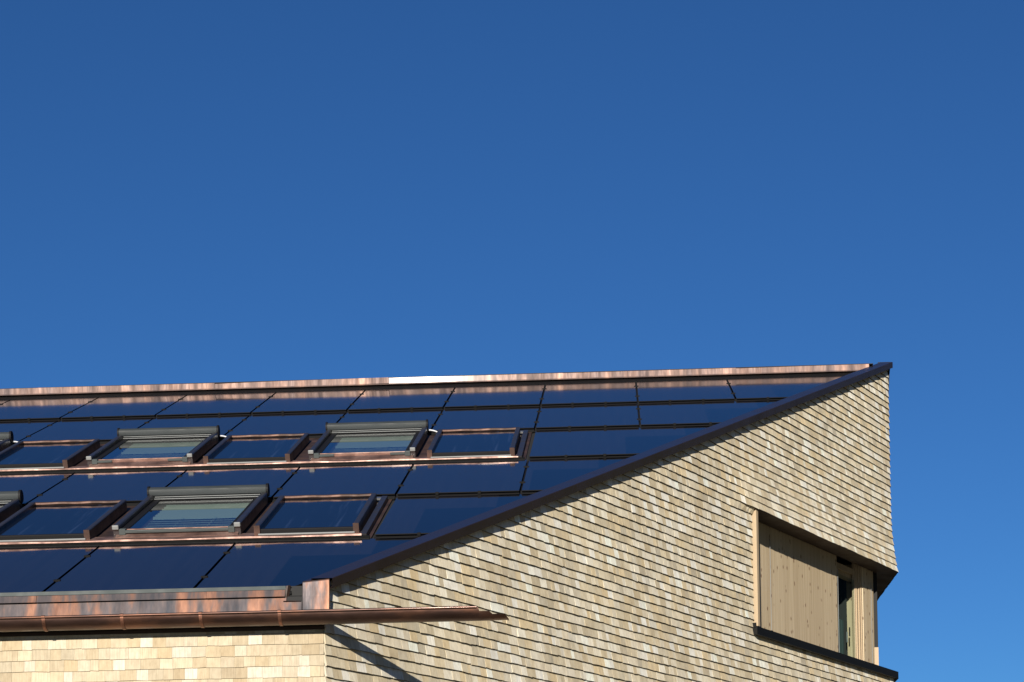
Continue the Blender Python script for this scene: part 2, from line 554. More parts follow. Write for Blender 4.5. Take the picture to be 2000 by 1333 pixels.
shingle_wall(mb, lambda s, z, o: Vector((XL - o, s, z)), lambda s, z: 0.0, lambda z: [(max(0.0, z / tan(PITCH)), min(Y_BACK, Y_BACK - z / tan(PITCH)))] if z < RIDGE_Z - 0.1 else [],
             lambda s: min(s, Y_BACK - s) * tan(PITCH) + 0.02, GZ + 0.02, 4.1, GABLE_PAL, 0.6, 0.12, 0.3)
mb.poly([(XL + 0.012, 0, GZ), (XL + 0.012, Y_BACK, GZ), (XL + 0.012, Y_BACK, 0), (XL + 0.012, RIDGE_Y, RIDGE_Z), (XL + 0.012, 0, 0)], 1)
hpart(mb, 'side_wall', [M['shingle'], M['deck']])
mb = MB()
shingle_wall(mb, lambda s, z, o: Vector((XL + s, Y_BACK + o, z)), lambda s, z: 0.0, lambda z: [(0.0, X_END - XL)], lambda s: 0.0, GZ + 0.02, -0.03, GABLE_PAL, 0.6, 0.12, 0.3)
mb.poly([(XL, Y_BACK - 0.012, GZ), (X_END, Y_BACK - 0.012, GZ), (X_END, Y_BACK - 0.012, 0.02), (XL, Y_BACK - 0.012, 0.02)], 1)
hpart(mb, 'rear_wall', [M['shingle'], M['deck']])

# ---- roof deck
mb = MB()
def slope_pt(x, y, n=-0.03):
    z = (y if y <= RIDGE_Y else Y_BACK - y) * tan(PITCH) + n / CP
    return Vector((x, y, z))
xe = lambda y: XC + y * tan(G)
top = [slope_pt(XL - 0.15, -0.03), slope_pt(xe(-0.03), -0.03), slope_pt(X_END, RIDGE_Y), slope_pt(XL - 0.15, RIDGE_Y)]
mb.poly(top); mb.poly([p - Vector((0, 0, 0.2)) for p in reversed(top)])
for i in range(4):
    a, b = top[i], top[(i + 1) % 4]
    if i in (0, 3):
        mb.poly([a, a - Vector((0, 0, 0.2)), b - Vector((0, 0, 0.2)), b])
t2 = [slope_pt(XL - 0.15, RIDGE_Y), slope_pt(X_END, RIDGE_Y), slope_pt(X_END, Y_BACK + 0.2), slope_pt(XL - 0.15, Y_BACK + 0.2)]
mb.poly(t2); mb.poly([p - Vector((0, 0, 0.2)) for p in reversed(t2)])
roof = hpart(mb, 'roof', [M['deck']])
RB = Vector((0, 0, 0))     # roof mesh keeps the house base as its origin; its sub-parts do too


def rsub(mb, name, mats, **kw):
    return mb.build(name, mats, roof, HB, **kw)


# ridge flashing: upright copper strip, folded lip below and a dark capping
mb = MB()
UR = 10.60; zr0 = RP(0, UR, 0.0205).z; yr = RP(0, UR, 0.0205).y
xr1 = XC + yr * tan(G) - 0.10
xs = [XL - 0.15, -13.8, -11.8, -9.85, -7.9, -5.85, -3.84, -1.85, 0.12, xr1]
for a, b in zip(xs[:-1], xs[1:]):
    dy = random.uniform(-0.001, 0.001); tz = 0.0001 if a == -3.84 else random.choice((-0.0035, 0.0055)) + random.uniform(-0.0007, 0.0007); tx = {-3.84: 0.006, -5.85: -0.05}.get(a, random.uniform(-0.02, 0.02))
    mb.hexa([(a, yr + dy - tx * 0.5, zr0 + 0.012), (b, yr + dy + tx * 0.5, zr0 + 0.012), (b, yr + 0.5, zr0 + 0.06), (a, yr + 0.5, zr0 + 0.06),
             (a, yr + dy + tz - tx * 0.5, zr0 + 0.078), (b, yr + dy + tz + tx * 0.5, zr0 + 0.078), (b, yr + 0.5, zr0 + 0.10), (a, yr + 0.5, zr0 + 0.10)])
mb.hexa([(xs[0], yr - 0.016, zr0), (xr1 - 0.06, yr - 0.016, zr0), (xr1 - 0.06, yr + 0.05, zr0), (xs[0], yr + 0.05, zr0),
         (xs[0], yr - 0.012, zr0 + 0.013), (xr1 - 0.06, yr - 0.012, zr0 + 0.013), (xr1 - 0.06, yr + 0.05, zr0 + 0.0115), (xs[0], yr + 0.05, zr0 + 0.0115)])
rsub(mb, 'ridge_flashing', [M['ridge_copper']])
mb = MB()
mb.wbox(XL - 0.15, xr1 + 0.05, yr + 0.004, yr + 0.52, zr0 + 0.079, zr0 + 0.086)
rsub(mb, 'ridge_cap', [M['deck']])
mb = MB()
mb.extrude([(10.40, -0.02), (10.402, 0.001), (10.41, 0.004), (10.46, 0.005), (10.465, -0.006), (10.57, 0.010), (10.60, -0.02)], lambda a, b, t: RP(t, a, b), [XL - 0.15, XC + 10.38 * CP * tan(G) - 0.20])
rsub(mb, 'ridge_rail', [M['rail']])

# verge trim along the gable: broad sloping top, narrow inner upstand, upright outer face
def vplace(o, n, s):
    if s < 0: s = (-0.012 + o * sin(G)) / cos(G)
    if s > S_END: s = (RIDGE_Y - 0.005 + o * sin(G)) / cos(G)
    b = GP(s, 0, o)
    return Vector((b.x, b.y, b.y * tan(PITCH) + n / CP))


NV = 0.075
mb = MB()
mb.extrude([(0.063, NV - 0.062), (0.063, NV - 0.004), (0.060, NV), (-0.062, NV), (-0.062, -0.02), (-0.062, NV - 0.075), (0.020, NV - 0.060)], vplace, [-0.02, 3.1, 6.1, 9.1, S_END + 0.05], caps=False)
mb.f.append(tuple(range(28, 35))); mb.m.append(0); mb.c.append(None); mb.uv.append(None)
trim = rsub(mb, 'verge_trim', [M['verge']])
mb = MB()
mb.extrude([(-0.080, -0.03), (-0.080, NV - 0.016), (-0.112, NV - 0.016), (-0.112, -0.03)], vplace, [-0.05, 3.1, 6.1, 9.1, S_END - 0.3], caps=False)
rsub(mb, 'verge_upstand', [M['verge']])
# rear verge over the side wall
mb = MB()
def vplace2(o, n, t):
    y = RIDGE_Y + t
    return Vector((X_END + o, y, RIDGE_Z - t * tan(PITCH) + n / CP))
mb.extrude([(0.002, NV - 0.50), (0.034, NV - 0.10), (0.050, NV - 0.02), (0.044, NV), (-0.10, NV), (-0.10, -0.05)], vplace2, [-0.002, Y_BACK - RIDGE_Y + 0.2])
rsub(mb, 'verge_trim', [M['sill']])

# copper end box of the verge at the eave, with the open return beside it
mb = MB()
zt = 0.060
prof = [(-0.058, -0.20), (-0.047, -0.150), (-0.043, -0.125), (-0.0395, -0.10), (-0.031, -0.045), (-0.0195, 0.064), (-0.010, 0.073), (0.01, 0.073), (0.01, -0.20)]
mb.extrude(prof, lambda a, b, t: (t, a, b + (t + 3.172) * 0.085 * (1 if b > 0 else 0)), [-3.345, -3.30, -3.25, -3.20, -3.166])
rsub(mb, 'verge_end_box', [M['eave_copper']], bevel=0.003)
mb = MB()
mb.wbox(-3.455, -3.346, -0.004, 0.006, -0.16, 0.030, 1)
mb.hexa([(-3.472, -0.040, -0.072), (-3.455, -0.040, -0.072), (-3.440, -0.016, -0.072), (-3.458, -0.016, -0.072),
         (-3.450, -0.040, 0.026), (-3.438, -0.040, 0.026), (-3.425, -0.016, 0.034), (-3.437, -0.016, 0.034)])
rsub(mb, 'verge_return', [M['soffit'], M['deck']])

# eave flashing: grey-green profile, copper strip, drip apron
XE = -3.455
mb = MB()
mb.wbox(XL - 0.15, XE, -0.036, -0.014, 0.002, 0.0265)
rsub(mb, 'eave_profile', [M['lead']])
mb = MB()
xs = [XL - 0.15, -13.1, -11.1, -9.1, -7.1, -5.12, -3.98, XE]
for a, b in zip(xs[:-1], xs[1:]):
    t = random.uniform(-0.002, 0.002)
    mb.hexa([(a, -0.064 + t, -0.048), (b - 0.002, -0.064 + t, -0.048), (b - 0.002, -0.050, -0.048), (a, -0.050, -0.048),
             (a, -0.046 + t, -0.002), (b - 0.002, -0.046 + t, -0.002), (b - 0.002, -0.038, -0.002), (a, -0.038, -0.002)])
rsub(mb, 'eave_flashing', [M['eave_copper']])
mb = MB()
mb.poly([(XL - 0.15, -0.040, -0.052), (-3.45, -0.040, -0.052), (-3.45, -0.075, -0.175), (XL - 0.15, -0.075, -0.175)])
mb.poly([(-3.45, -0.046, -0.075), (-3.347, -0.046, -0.080), (-3.347, -0.072, -0.175), (-3.45, -0.075, -0.175)])
mb.poly([(-3.47, -0.044, -0.0735), (-3.350, -0.044, -0.0735), (-3.350, -0.062, -0.080), (-3.47, -0.062, -0.080)])
rsub(mb, 'drip_apron', [M['eave_copper']])

# soffit board under the eave
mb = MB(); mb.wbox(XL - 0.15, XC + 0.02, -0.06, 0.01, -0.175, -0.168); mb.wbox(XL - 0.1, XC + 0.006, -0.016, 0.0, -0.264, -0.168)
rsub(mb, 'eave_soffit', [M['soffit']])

# ---- gutter: half-round copper trough running on past the corner as a spout
GR, GYC, GZC = 0.076, -0.142, -0.1765
mb = MB()
def trough(x, r, a0, a1, yc, zc, seg=18):
    return [(x, yc + r * cos(a), zc + r * sin(a)) for a in [a0 + (a1 - a0) * i / seg for i in range(seg + 1)]]
def strip(ringsA, mat=0):
    base = len(mb.v)
    for r in ringsA: mb.v += r
    n = len(ringsA[0])
    for i in range(len(ringsA) - 1):
        for j in range(n - 1):
            mb.f.append((base + i * n + j, base + i * n + j + 1, base + (i + 1) * n + j + 1, base + (i + 1) * n + j))
            mb.m.append(mat); mb.c.append(None); mb.uv.append(None)
for r in (GR, GR - 0.0025):
    strip([trough(XL - 0.2, r, pi, 2 * pi, GYC, GZC), trough(-2.168, r, pi, 2 * pi, GYC, GZC), trough(-2.160, r, pi + 0.32, 2 * pi - 0.1, GYC, GZC), trough(-2.098, r, pi + 0.32, 2 * pi - 0.3, GYC, GZC), trough(-2.070, r, pi + 0.68, 2 * pi - 0.7, GYC, GZC)])
# front bead
mb.extrude([(0.0095 * cos(t), 0.0095 * sin(t)) for t in [2 * pi * i / 14 for i in range(14)]], lambda a, b, t: (t, GYC - GR - 0.002 + a, GZC + 0.002 + b), [XL - 0.2, -8.0, -2.178])
gut = hpart(mb, 'gutter', [M['brown_copper']], smooth=True)
mb = MB()
def lip(x, r, dz, a):
    return trough(x, r, pi + a, 2 * pi - a, GYC, GZC + dz, 14)
for rr in (0.073, 0.0705):
    strip([lip(-2.10, rr, -0.002, 0.62), lip(-2.03, rr, -0.002, 0.58), lip(-2.000, rr - 0.002, -0.003, 0.66), lip(-1.984, rr - 0.004, -0.006, 0.85), lip(-1.972, rr - 0.004, -0.010, 1.15)])
sub(mb, 'spout', [M['brown_copper']], gut, HB, smooth=True)


def bracket(x):
    mb = MB()
    pr = []
    n = 16
    for i in range(n + 1):
        a = pi + 0.02 + (pi * 0.72) * i / n
        pr.append((GYC + (GR + 0.004) * cos(a), GZC + (GR + 0.004) * sin(a)))
    w = 0.011
    for (a, b), (c, d) in zip(pr[:-1], pr[1:]):
        mb.poly([(x - w, a, b), (x + w, a, b), (x + w, c, d), (x - w, c, d)])
        k = 0.0035
        a2, b2 = GYC + (a - GYC) * (1 - k / GR), GZC + (b - GZC) * (1 - k / GR); c2, d2 = GYC + (c - GYC) * (1 - k / GR), GZC + (d - GZC) * (1 - k / GR)
        mb.poly([(x + w, a, b), (x + w, a2, b2), (x + w, c2, d2), (x + w, c, d)])
        mb.poly([(x - w, a, b), (x - w, c, d), (x - w, c2, d2), (x - w, a2, b2)])
    # rolled hook over the bead
    for i in range(8):
        t0, t1 = pi * 1.1 - i * 0.36, pi * 1.1 - (i + 1) * 0.36
        yb, zb, rb = GYC - GR - 0.002, GZC + 0.002, 0.0125
        mb.poly([(x - w, yb + rb * cos(t0), zb + rb * sin(t0)), (x + w, yb + rb * cos(t0), zb + rb * sin(t0)), (x + w, yb + rb * cos(t1), zb + rb * sin(t1)), (x - w, yb + rb * cos(t1), zb + rb * sin(t1))])
    sub(mb, 'bracket', [M['bracket_copper']], gut, HB)


for i in range(0, 9):
    bracket(-3.468 - 0.5205 * i)

# ---- recessed corner window
mb = MB()
O_IN = -0.30
corner = lambda o: S_END + 0.238 * o
zs = 0.80
# back of the recess and its returns (dark lining)
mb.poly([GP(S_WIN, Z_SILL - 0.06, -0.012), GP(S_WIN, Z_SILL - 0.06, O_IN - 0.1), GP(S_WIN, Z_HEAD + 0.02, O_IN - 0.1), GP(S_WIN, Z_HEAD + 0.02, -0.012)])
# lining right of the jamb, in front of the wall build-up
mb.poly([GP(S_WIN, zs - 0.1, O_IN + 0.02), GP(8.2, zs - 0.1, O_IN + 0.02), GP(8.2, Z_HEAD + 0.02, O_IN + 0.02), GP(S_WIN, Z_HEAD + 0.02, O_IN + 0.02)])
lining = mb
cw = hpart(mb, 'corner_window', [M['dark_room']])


def wsub(mb, name, mats, **kw):
    return mb.build(name, mats, cw, HB, **kw)


# soffit over the recess, turning the corner
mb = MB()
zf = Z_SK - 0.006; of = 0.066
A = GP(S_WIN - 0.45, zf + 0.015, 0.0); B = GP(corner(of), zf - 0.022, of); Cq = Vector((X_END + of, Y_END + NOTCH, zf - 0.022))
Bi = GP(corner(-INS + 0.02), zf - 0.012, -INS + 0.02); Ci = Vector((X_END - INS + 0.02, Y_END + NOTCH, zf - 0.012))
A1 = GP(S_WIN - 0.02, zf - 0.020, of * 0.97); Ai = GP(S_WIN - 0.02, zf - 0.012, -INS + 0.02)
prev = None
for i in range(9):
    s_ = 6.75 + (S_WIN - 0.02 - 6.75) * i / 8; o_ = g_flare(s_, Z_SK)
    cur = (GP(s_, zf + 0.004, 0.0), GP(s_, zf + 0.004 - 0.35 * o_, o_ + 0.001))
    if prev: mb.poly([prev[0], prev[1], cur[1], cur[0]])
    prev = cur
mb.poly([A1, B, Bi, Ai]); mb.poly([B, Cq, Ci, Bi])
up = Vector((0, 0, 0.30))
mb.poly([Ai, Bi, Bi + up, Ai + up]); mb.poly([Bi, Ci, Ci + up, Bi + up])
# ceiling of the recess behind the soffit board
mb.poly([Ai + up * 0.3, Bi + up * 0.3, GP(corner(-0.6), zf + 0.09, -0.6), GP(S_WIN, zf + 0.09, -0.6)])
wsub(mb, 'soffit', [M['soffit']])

# left jamb board, standing proud of the shingles
mb = MB(); mb.gbox(S_WIN - 0.012, S_WIN + 0.040, -0.19, 0.052, Z_SILL - 0.005, Z_HEAD - 0.008)
jam = wsub(mb, 'jamb_board', [M['frame_wood']], bevel=0.002)

# sill: sloping top, upright front lip, returned round the corner
mb = MB()
zS, oS = 0.676, 0.060
c1 = corner(oS)
P0 = GP(S_WIN - 0.055, zS, oS); P1 = GP(c1, zS, oS); P2 = Vector((X_END + oS, Y_END + NOTCH, zS))
I0 = GP(S_WIN - 0.055, 0.785, -INS - 0.06); I1 = GP(corner(-INS - 0.06), 0.785, -INS - 0.06); I2 = Vector((X_END - INS - 0.06, Y_END + NOTCH, 0.785))
dz = Vector((0, 0, -0.078))
in1 = NG * -0.03
mb.poly([P0, P1, I1, I0]); mb.poly([P1, P2, I2, I1])
mb.poly([P0 + dz, P1 + dz, P1, P0]); mb.poly([P1 + dz, P2 + dz, P2, P1])
K0 = GP(S_WIN - 0.055, zS - 0.074, -0.02); K1 = GP(corner(-0.02), zS - 0.074, -0.02); K2 = Vector((X_END - 0.02, Y_END + NOTCH, zS - 0.074))
mb.poly([P0 + dz, K0, K1, P1 + dz]); mb.poly([P1 + dz, K1, K2, P2 + dz])
mb.poly([P0, K0 + Vector((0, 0, 0.12)), K0, P0 + dz])
mb.gbox(S_WIN - 0.060, S_WIN - 0.052, -0.02, 0.050, zS - 0.01, zS + 0.035)
wsub(mb, 'sill', [M['sill']])

# sliding timber shutter
def wood_box(mb, s0, s1, o0, o1, z0, z1, mat=0):
    i = len(mb.f)
    mb.gbox(s0, s1, o0, o1, z0, z1, mat)
    U = random.uniform(0, 30)
    for j in range(i, len(mb.f)):
        uv = []
        for vi in mb.f[j]:
            p = Vector(mb.v[vi]) - Vector((XC, 0, 0))
            uv.append((U + p.dot(DG) + p.dot(NG) * 1.3, p.z))
        mb.uv[j] = uv


mb = MB(); wood_box(mb, 7.862, 10.050, -0.225, -0.195, 0.775, Z_HEAD + 0.05)
wsub(mb, 'shutter', [M['shutter_wood']], bevel=0.0015)
mb = MB()
wood_box(mb, 10.865, corner(-0.195) - 0.004, -0.42, -0.197, 0.755, Z_HEAD + 0.05)
post = wsub(mb, 'corner_post', [M['shutter_wood']], bevel=0.0015)
# frame round the glazing: stepped rebates and a head
mb = MB()
for s0, s1, o1 in ((10.830, 10.862, -0.204), (10.790, 10.830, -0.214), (10.745, 10.790, -0.228), (10.720, 10.745, -0.240)):
    wood_box(mb, s0, s1, -0.272, o1, 0.765, Z_HEAD + 0.04)
wood_box(mb, 9.95, 10.80, -0.34, -0.250, 1.735, 1.80); wood_box(mb, 9.95, 10.80, -0.34, -0.285, 1.675, 1.735)
wood_box(mb, 9.95, 10.80, -0.34, -0.245, 0.76, 0.79)
wsub(mb, 'window_frame', [M['frame_wood']], bevel=0.002)
mb = MB(); mb.poly([GP(9.80, 0.79, -0.244), GP(10.725, 0.79, -0.244), GP(10.725, 1.675, -0.244), GP(9.80, 1.675, -0.244)])
wsub(mb, 'pane', [M['pane']])
# room behind the pane with a pale curtain
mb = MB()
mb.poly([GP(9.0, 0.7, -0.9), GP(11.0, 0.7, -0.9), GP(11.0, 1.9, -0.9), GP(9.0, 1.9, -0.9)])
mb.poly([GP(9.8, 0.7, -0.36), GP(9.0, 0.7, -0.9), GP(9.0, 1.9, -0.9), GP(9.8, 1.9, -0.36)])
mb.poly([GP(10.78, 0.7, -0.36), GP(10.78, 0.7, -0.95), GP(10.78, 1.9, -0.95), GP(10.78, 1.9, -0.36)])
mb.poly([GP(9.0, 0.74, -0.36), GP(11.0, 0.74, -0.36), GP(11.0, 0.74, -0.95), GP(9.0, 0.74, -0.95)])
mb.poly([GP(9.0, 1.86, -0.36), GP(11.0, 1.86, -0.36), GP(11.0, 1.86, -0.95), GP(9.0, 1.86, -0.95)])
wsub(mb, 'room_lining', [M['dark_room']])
mb = MB(); prev = None
for i in range(25):
    s = 10.44 + i * 0.014; o = -0.40 + 0.010 * sin(i * 1.3)
    if prev: mb.poly([GP(prev[0], 0.74, prev[1]), GP(s, 0.74, o), GP(s, 1.24, o), GP(prev[0], 1.24, prev[1])])
    prev = (s, o)
wsub(mb, 'curtain', [M['curtain']])
mb = MB()
mb.gbox(10.600, 10.616, -0.275, -0.262, 1.03, 1.13, 1); mb.gbox(10.585, 10.597, -0.300, -0.285, 0.96, 1.08)
wsub(mb, 'handle', [M['wire'], M['black']], bevel=0.004)
# stretched guide wires
for s, o in ((8.135, -0.182), (10.062, -0.190), (11.105, -0.186)):
    mb = MB()
    mb.extrude([(0.0030 * cos(t), 0.0030 * sin(t)) for t in [2 * pi * i / 8 for i in range(8)]], lambda a, b, t, s=s, o=o: GP(s + a, t, o + b), [0.765, 1.70])
    mb.gbox(s - 0.022, s + 0.012, o - 0.006, o + 0.012, 0.735, 0.772, 1)
    wsub(mb, 'guide_wire', [M['wire'], M['sill']])
# side return of the corner window
xi = X_END - INS
yi = GP(corner(-INS), 0, -INS).y
mb = MB(); mb.wbox(xi - 0.02, xi + 0.052, yi + 0.06, yi + 0.10, 0.98, Z_HEAD + 0.06)  # jamb split by colour: black for its shaded length, pale for the lit foot
wsub(mb, 'shaded_jamb', [M['sill']])
mb = MB(); mb.wbox(xi - 0.02, xi + 0.055, yi + 0.06, yi + 0.11, 0.74, 0.98)
wsub(mb, 'jamb_board', [M['frame_wood']])
mb = MB(); mb.wbox(xi - 0.05, xi - 0.02, yi + 0.02, Y_END + NOTCH, 0.74, Z_HEAD + 0.06)
wsub(mb, 'shutter', [M['shutter_wood']])

# ------------------------------------------------------------------ roof windows (parts of the house)
RAY = lambda c, ra, rb, n0, n1, steps: [(c[0] + ra * cos(n0 + (n1 - n0) * i / steps), c[1] + rb * sin(n0 + (n1 - n0) * i / steps)) for i in range(steps + 1)]


def local_builder(origin):
    return dict(base=origin)


def make_roof_window(full_bar):
    """built at cell x 0..W, u 0..1.7 of a row"""
    O = Vector((0, 0, 0))
    root = bpy.data.objects.new('roof_window', None); COL.objects.link(root); root.parent = house
    xa, xb = 0.030 * W, 0.985 * W
    u0, u1 = 0.258, 1.58
    def part(mb, name, mats, **kw):
        return mb.build(name, mats, root, O, **kw)
    # side covers
    for x0, x1, inner in ((xa, xa + 0.046, 1), (xb - 0.046, xb, -1)):
        mb = MB()
        mb.extrude([(x0, 0.0), (x0, 0.082), (x0 + 0.006, 0.090), (x1 - 0.006, 0.090), (x1, 0.082), (x1, 0.0)], lambda a, b, t: RP(a, t, b), [u0, u1 - 0.03])
        part(mb, 'side_cover', [M['anthracite']], bevel=0.002)
        mb = MB(); mb.rbox(x0 - 0.002, x1 + 0.002, u0 - 0.022, u0, 0.060, 0.094)
        part(mb, 'cover_cap', [M['wire']], bevel=0.006)
        mb = MB()
        a0, a1 = (x1, x1 + 0.055) if inner > 0 else (x0 - 0.055, x0)
        mb.rbox(a0, a1, u0 + 0.05, u1, 0.0, 0.052)
        part(mb, 'sash_stile', [M['black']], bevel=0.003)
        mb = MB()
        mb.rbox(a0 if inner > 0 else a1 - 0.05, a0 + 0.05 if inner > 0 else a1, u0 - 0.012, u0 + 0.035, 0.018, 0.062)
        part(mb, 'hinge', [M['lead']], bevel=0.004)
        if not full_bar:
            mb = MB()
            c0, c1 = (a1 - 0.01, a1 + 0.13) if inner > 0 else (a0 - 0.13, a0 + 0.01)
            mb.rbox(c0, c1, u0 - 0.006, u0 + 0.012, 0.030, 0.050)
            part(mb, 'awning_rod', [M['lead']], bevel=0.003)
    if full_bar:
        mb = MB(); mb.rbox(xa + 0.06, xb - 0.06, u0 - 0.010, u0 + 0.014, 0.030, 0.052)
        part(mb, 'awning_rod', [M['lead']], bevel=0.004)
    # shutter box with rounded top and dark end plates
    prof = [(u1 - 0.005, 0.080), (u1 - 0.010, 0.108), (u1 - 0.002, 0.128)] + RAY((u1 + 0.040, 0.119), 0.040, 0.021, pi * 0.85, 0.2, 10) + [(u1 + 0.085, 0.085), (u1 + 0.085, 0.0), (u1 + 0.03, 0.0), (u1 + 0.03, 0.080)]
    mb = MB(); mb.extrude(prof, lambda a, b, t: RP(t, a, b), [xa + 0.004, xb - 0.012])
    part(mb, 'shutter_box', [M['shutter_grey']], smooth=True)
    for x0, x1 in ((xa - 0.012, xa + 0.004), (xb - 0.012, xb + 0.006)):
        mb = MB()
        pr = RAY((u1 + 0.036, 0.096), 0.052, 0.054, 0, 2 * pi, 20)[:-1]
        mb.extrude(pr, lambda a, b, t: RP(t, a, b), [x0, x1])
        part(mb, 'end_plate', [M['black']])
    for du, n0 in ((-0.020, 0.068), (-0.045, 0.056)):
        mb = MB(); mb.rbox(xa + 0.05, xb - 0.05, u1 + du, u1 + du + 0.010, n0, n0 + 0.005)
        part(mb, 'guide_rod', [M['wire']])
    mb = MB(); mb.rbox(xa + 0.05, xb - 0.05, u1 - 0.06, u1 + 0.01, 0.0, 0.046)
    part(mb, 'head_rail', [M['black']])
    # pane over an inside venetian blind
    px0, px1, pu0, pu1 = xa + 0.10, xb - 0.10, u0 + 0.070, u1 - 0.08
    mb = MB(); mb.poly([RP(px0, pu0, 0.046), RP(px1, pu0, 0.046), RP(px1, pu1, 0.046), RP(px0, pu1, 0.046)])
    part(mb, 'pane', [M['pane']])
    mb = MB()
    mb.rbox(px0 - 0.01, px1 + 0.01, pu0 - 0.02, pu1 + 0.02, -0.022, -0.018)
    part(mb, 'reveal', [M['dark_room']])
    mb = MB()
    u = pu0 + 0.04
    while u < pu1 - 0.02:
        sag = random.uniform(-0.002, 0.002); hi = u > pu0 + 0.58
        n = 6
        for i in range(n):
            t0, t1 = i / n, (i + 1) / n
            f = lambda t: -0.014 * 4 * t * (1 - t) * (1 if hi else 0.3)
            xx0, xx1 = px0 + 0.05 + (px1 - px0 - 0.055) * t0, px0 + 0.05 + (px1 - px0 - 0.055) * t1
            k = 0.036 if hi else 0.018; zt = 0.012 if hi else -0.004
            mb.poly([RP(xx0, u + f(t0), -0.006 + sag), RP(xx1, u + f(t1), -0.006 + sag), RP(xx1, u + f(t1) + k, zt + sag), RP(xx0, u + f(t0) + k, zt + sag)])
        u += 0.085
    for fx in (0.38, 0.72):
        x = px0 + (px1 - px0) * fx
        mb.poly([RP(x, pu0 + 0.10, 0.014), RP(x + 0.005, pu0 + 0.10, 0.014), RP(x + 0.005, pu1 - 0.55, 0.014), RP(x, pu1 - 0.55, 0.014)])
    part(mb, 'blind', [M['slat']])
    # copper sash foot and apron
    mb = MB()
    mb.rbox(px0 - 0.02, px1 + 0.02, u0 + 0.045, pu0, 0.0, 0.052)
    part(mb, 'sash_foot', [M['apron_copper']], bevel=0.003)
    mb = MB()
    mb.extrude([(u0 + 0.045, 0.0), (u0 + 0.045, 0.030), (u0 + 0.012, 0.026), (u0 - 0.030, 0.004), (u0 - 0.030, 0.0)], lambda a, b, t: RP(t, a, b), [xa + 0.02, xb - 0.02])
    part(mb, 'apron', [M['apron_copper']])
    # pale connector at the upper right
    if full_bar: return root
    mb = MB()
    mb.extrude([(0.008 * cos(t), 0.008 * sin(t)) for t in [2 * pi * i / 8 for i in range(8)]], lambda a, b, t: RP(xb + 0.008 + t * 0.085, u1 + 0.05 + b - t * 0.01, 0.045 - 0.02 * t * t + a), [0, 0.25, 0.5, 0.75, 1.0])
    part(mb, 'connector', [M['white_metal']], smooth=True)
    return root


def place_window(root, row, k):
    root.location = RP((k - 1) * W, ROWS[row], 0) - HB


wE = make_roof_window(True); place_window(wE, 1, -4)
wE2 = copy_tree(wE, house); place_window(wE2, 1, -6)
wC = make_roof_window(False); place_window(wC, 3, -3)
for k in (-5, -7):
    c = copy_tree(wC, house); place_window(c, 3, k)

# copper apron strips and backing sheet of the two window rows
for row, xr in ((1, -3.03 * W), (3, -2.03 * W)):
    u = ROWS[row]; xl = XL + 1.5
    mb = MB()
    mb.extrude([(u + 0.30, -0.010), (u + 0.30, -0.002), (u + 0.06, 0.010), (u - 0.006, 0.030), (u - 0.010, 0.020), (u + 0.02, 0.0), (u + 0.05, -0.010)], lambda a, b, t: RP(t, a, b + 0.004 * sin(t * 7.3) * (1 if b > 0.025 else 0)), [xl + (xr - 0.06 - xl) * i / 60 for i in range(61)])
    rsub(mb, 'apron_flashing', [M['apron_copper']])
    mb = MB()
    mb.rbox(xl, xr, u + 0.02, u + (ROWS[row + 1] - u) - 0.02, -0.028, -0.016)
    rsub(mb, 'window_row_flashing', [M['dull_copper']])
    # upstand at the right end of the window row
    mb = MB(); mb.rbox(xr - 0.075, xr - 0.03, u + 0.05, u + 1.62, -0.016, 0.022)
    rsub(mb, 'end_upstand', [M['anthracite']])
    mb = MB(); mb.rbox(xr - 0.135, xr - 0.075, u + 1.55, u + 1.60, 0.0, 0.018)
    rsub(mb, 'end_clip', [M['metal']])
    # dark rail under the lip
    mb = MB()
    mb.extrude([(u + 0.02, -0.03), (u - 0.002, -0.03), (u - 0.002, 0.014), (u + 0.02, 0.014)], lambda a, b, t: RP(t, a, b), [xl, xr])
    mb.extrude([(u - 0.040, -0.02), (u - 0.040, -0.004), (u - 0.034, 0.004), (u - 0.022, 0.004), (u - 0.016, -0.004), (u - 0.016, -0.02)], lambda a, b, t: RP(t, a, b), [xl + (xr - xl) * i / 40 for i in range(41)])
    rsub(mb, 'lap_rail', [M['rail']])

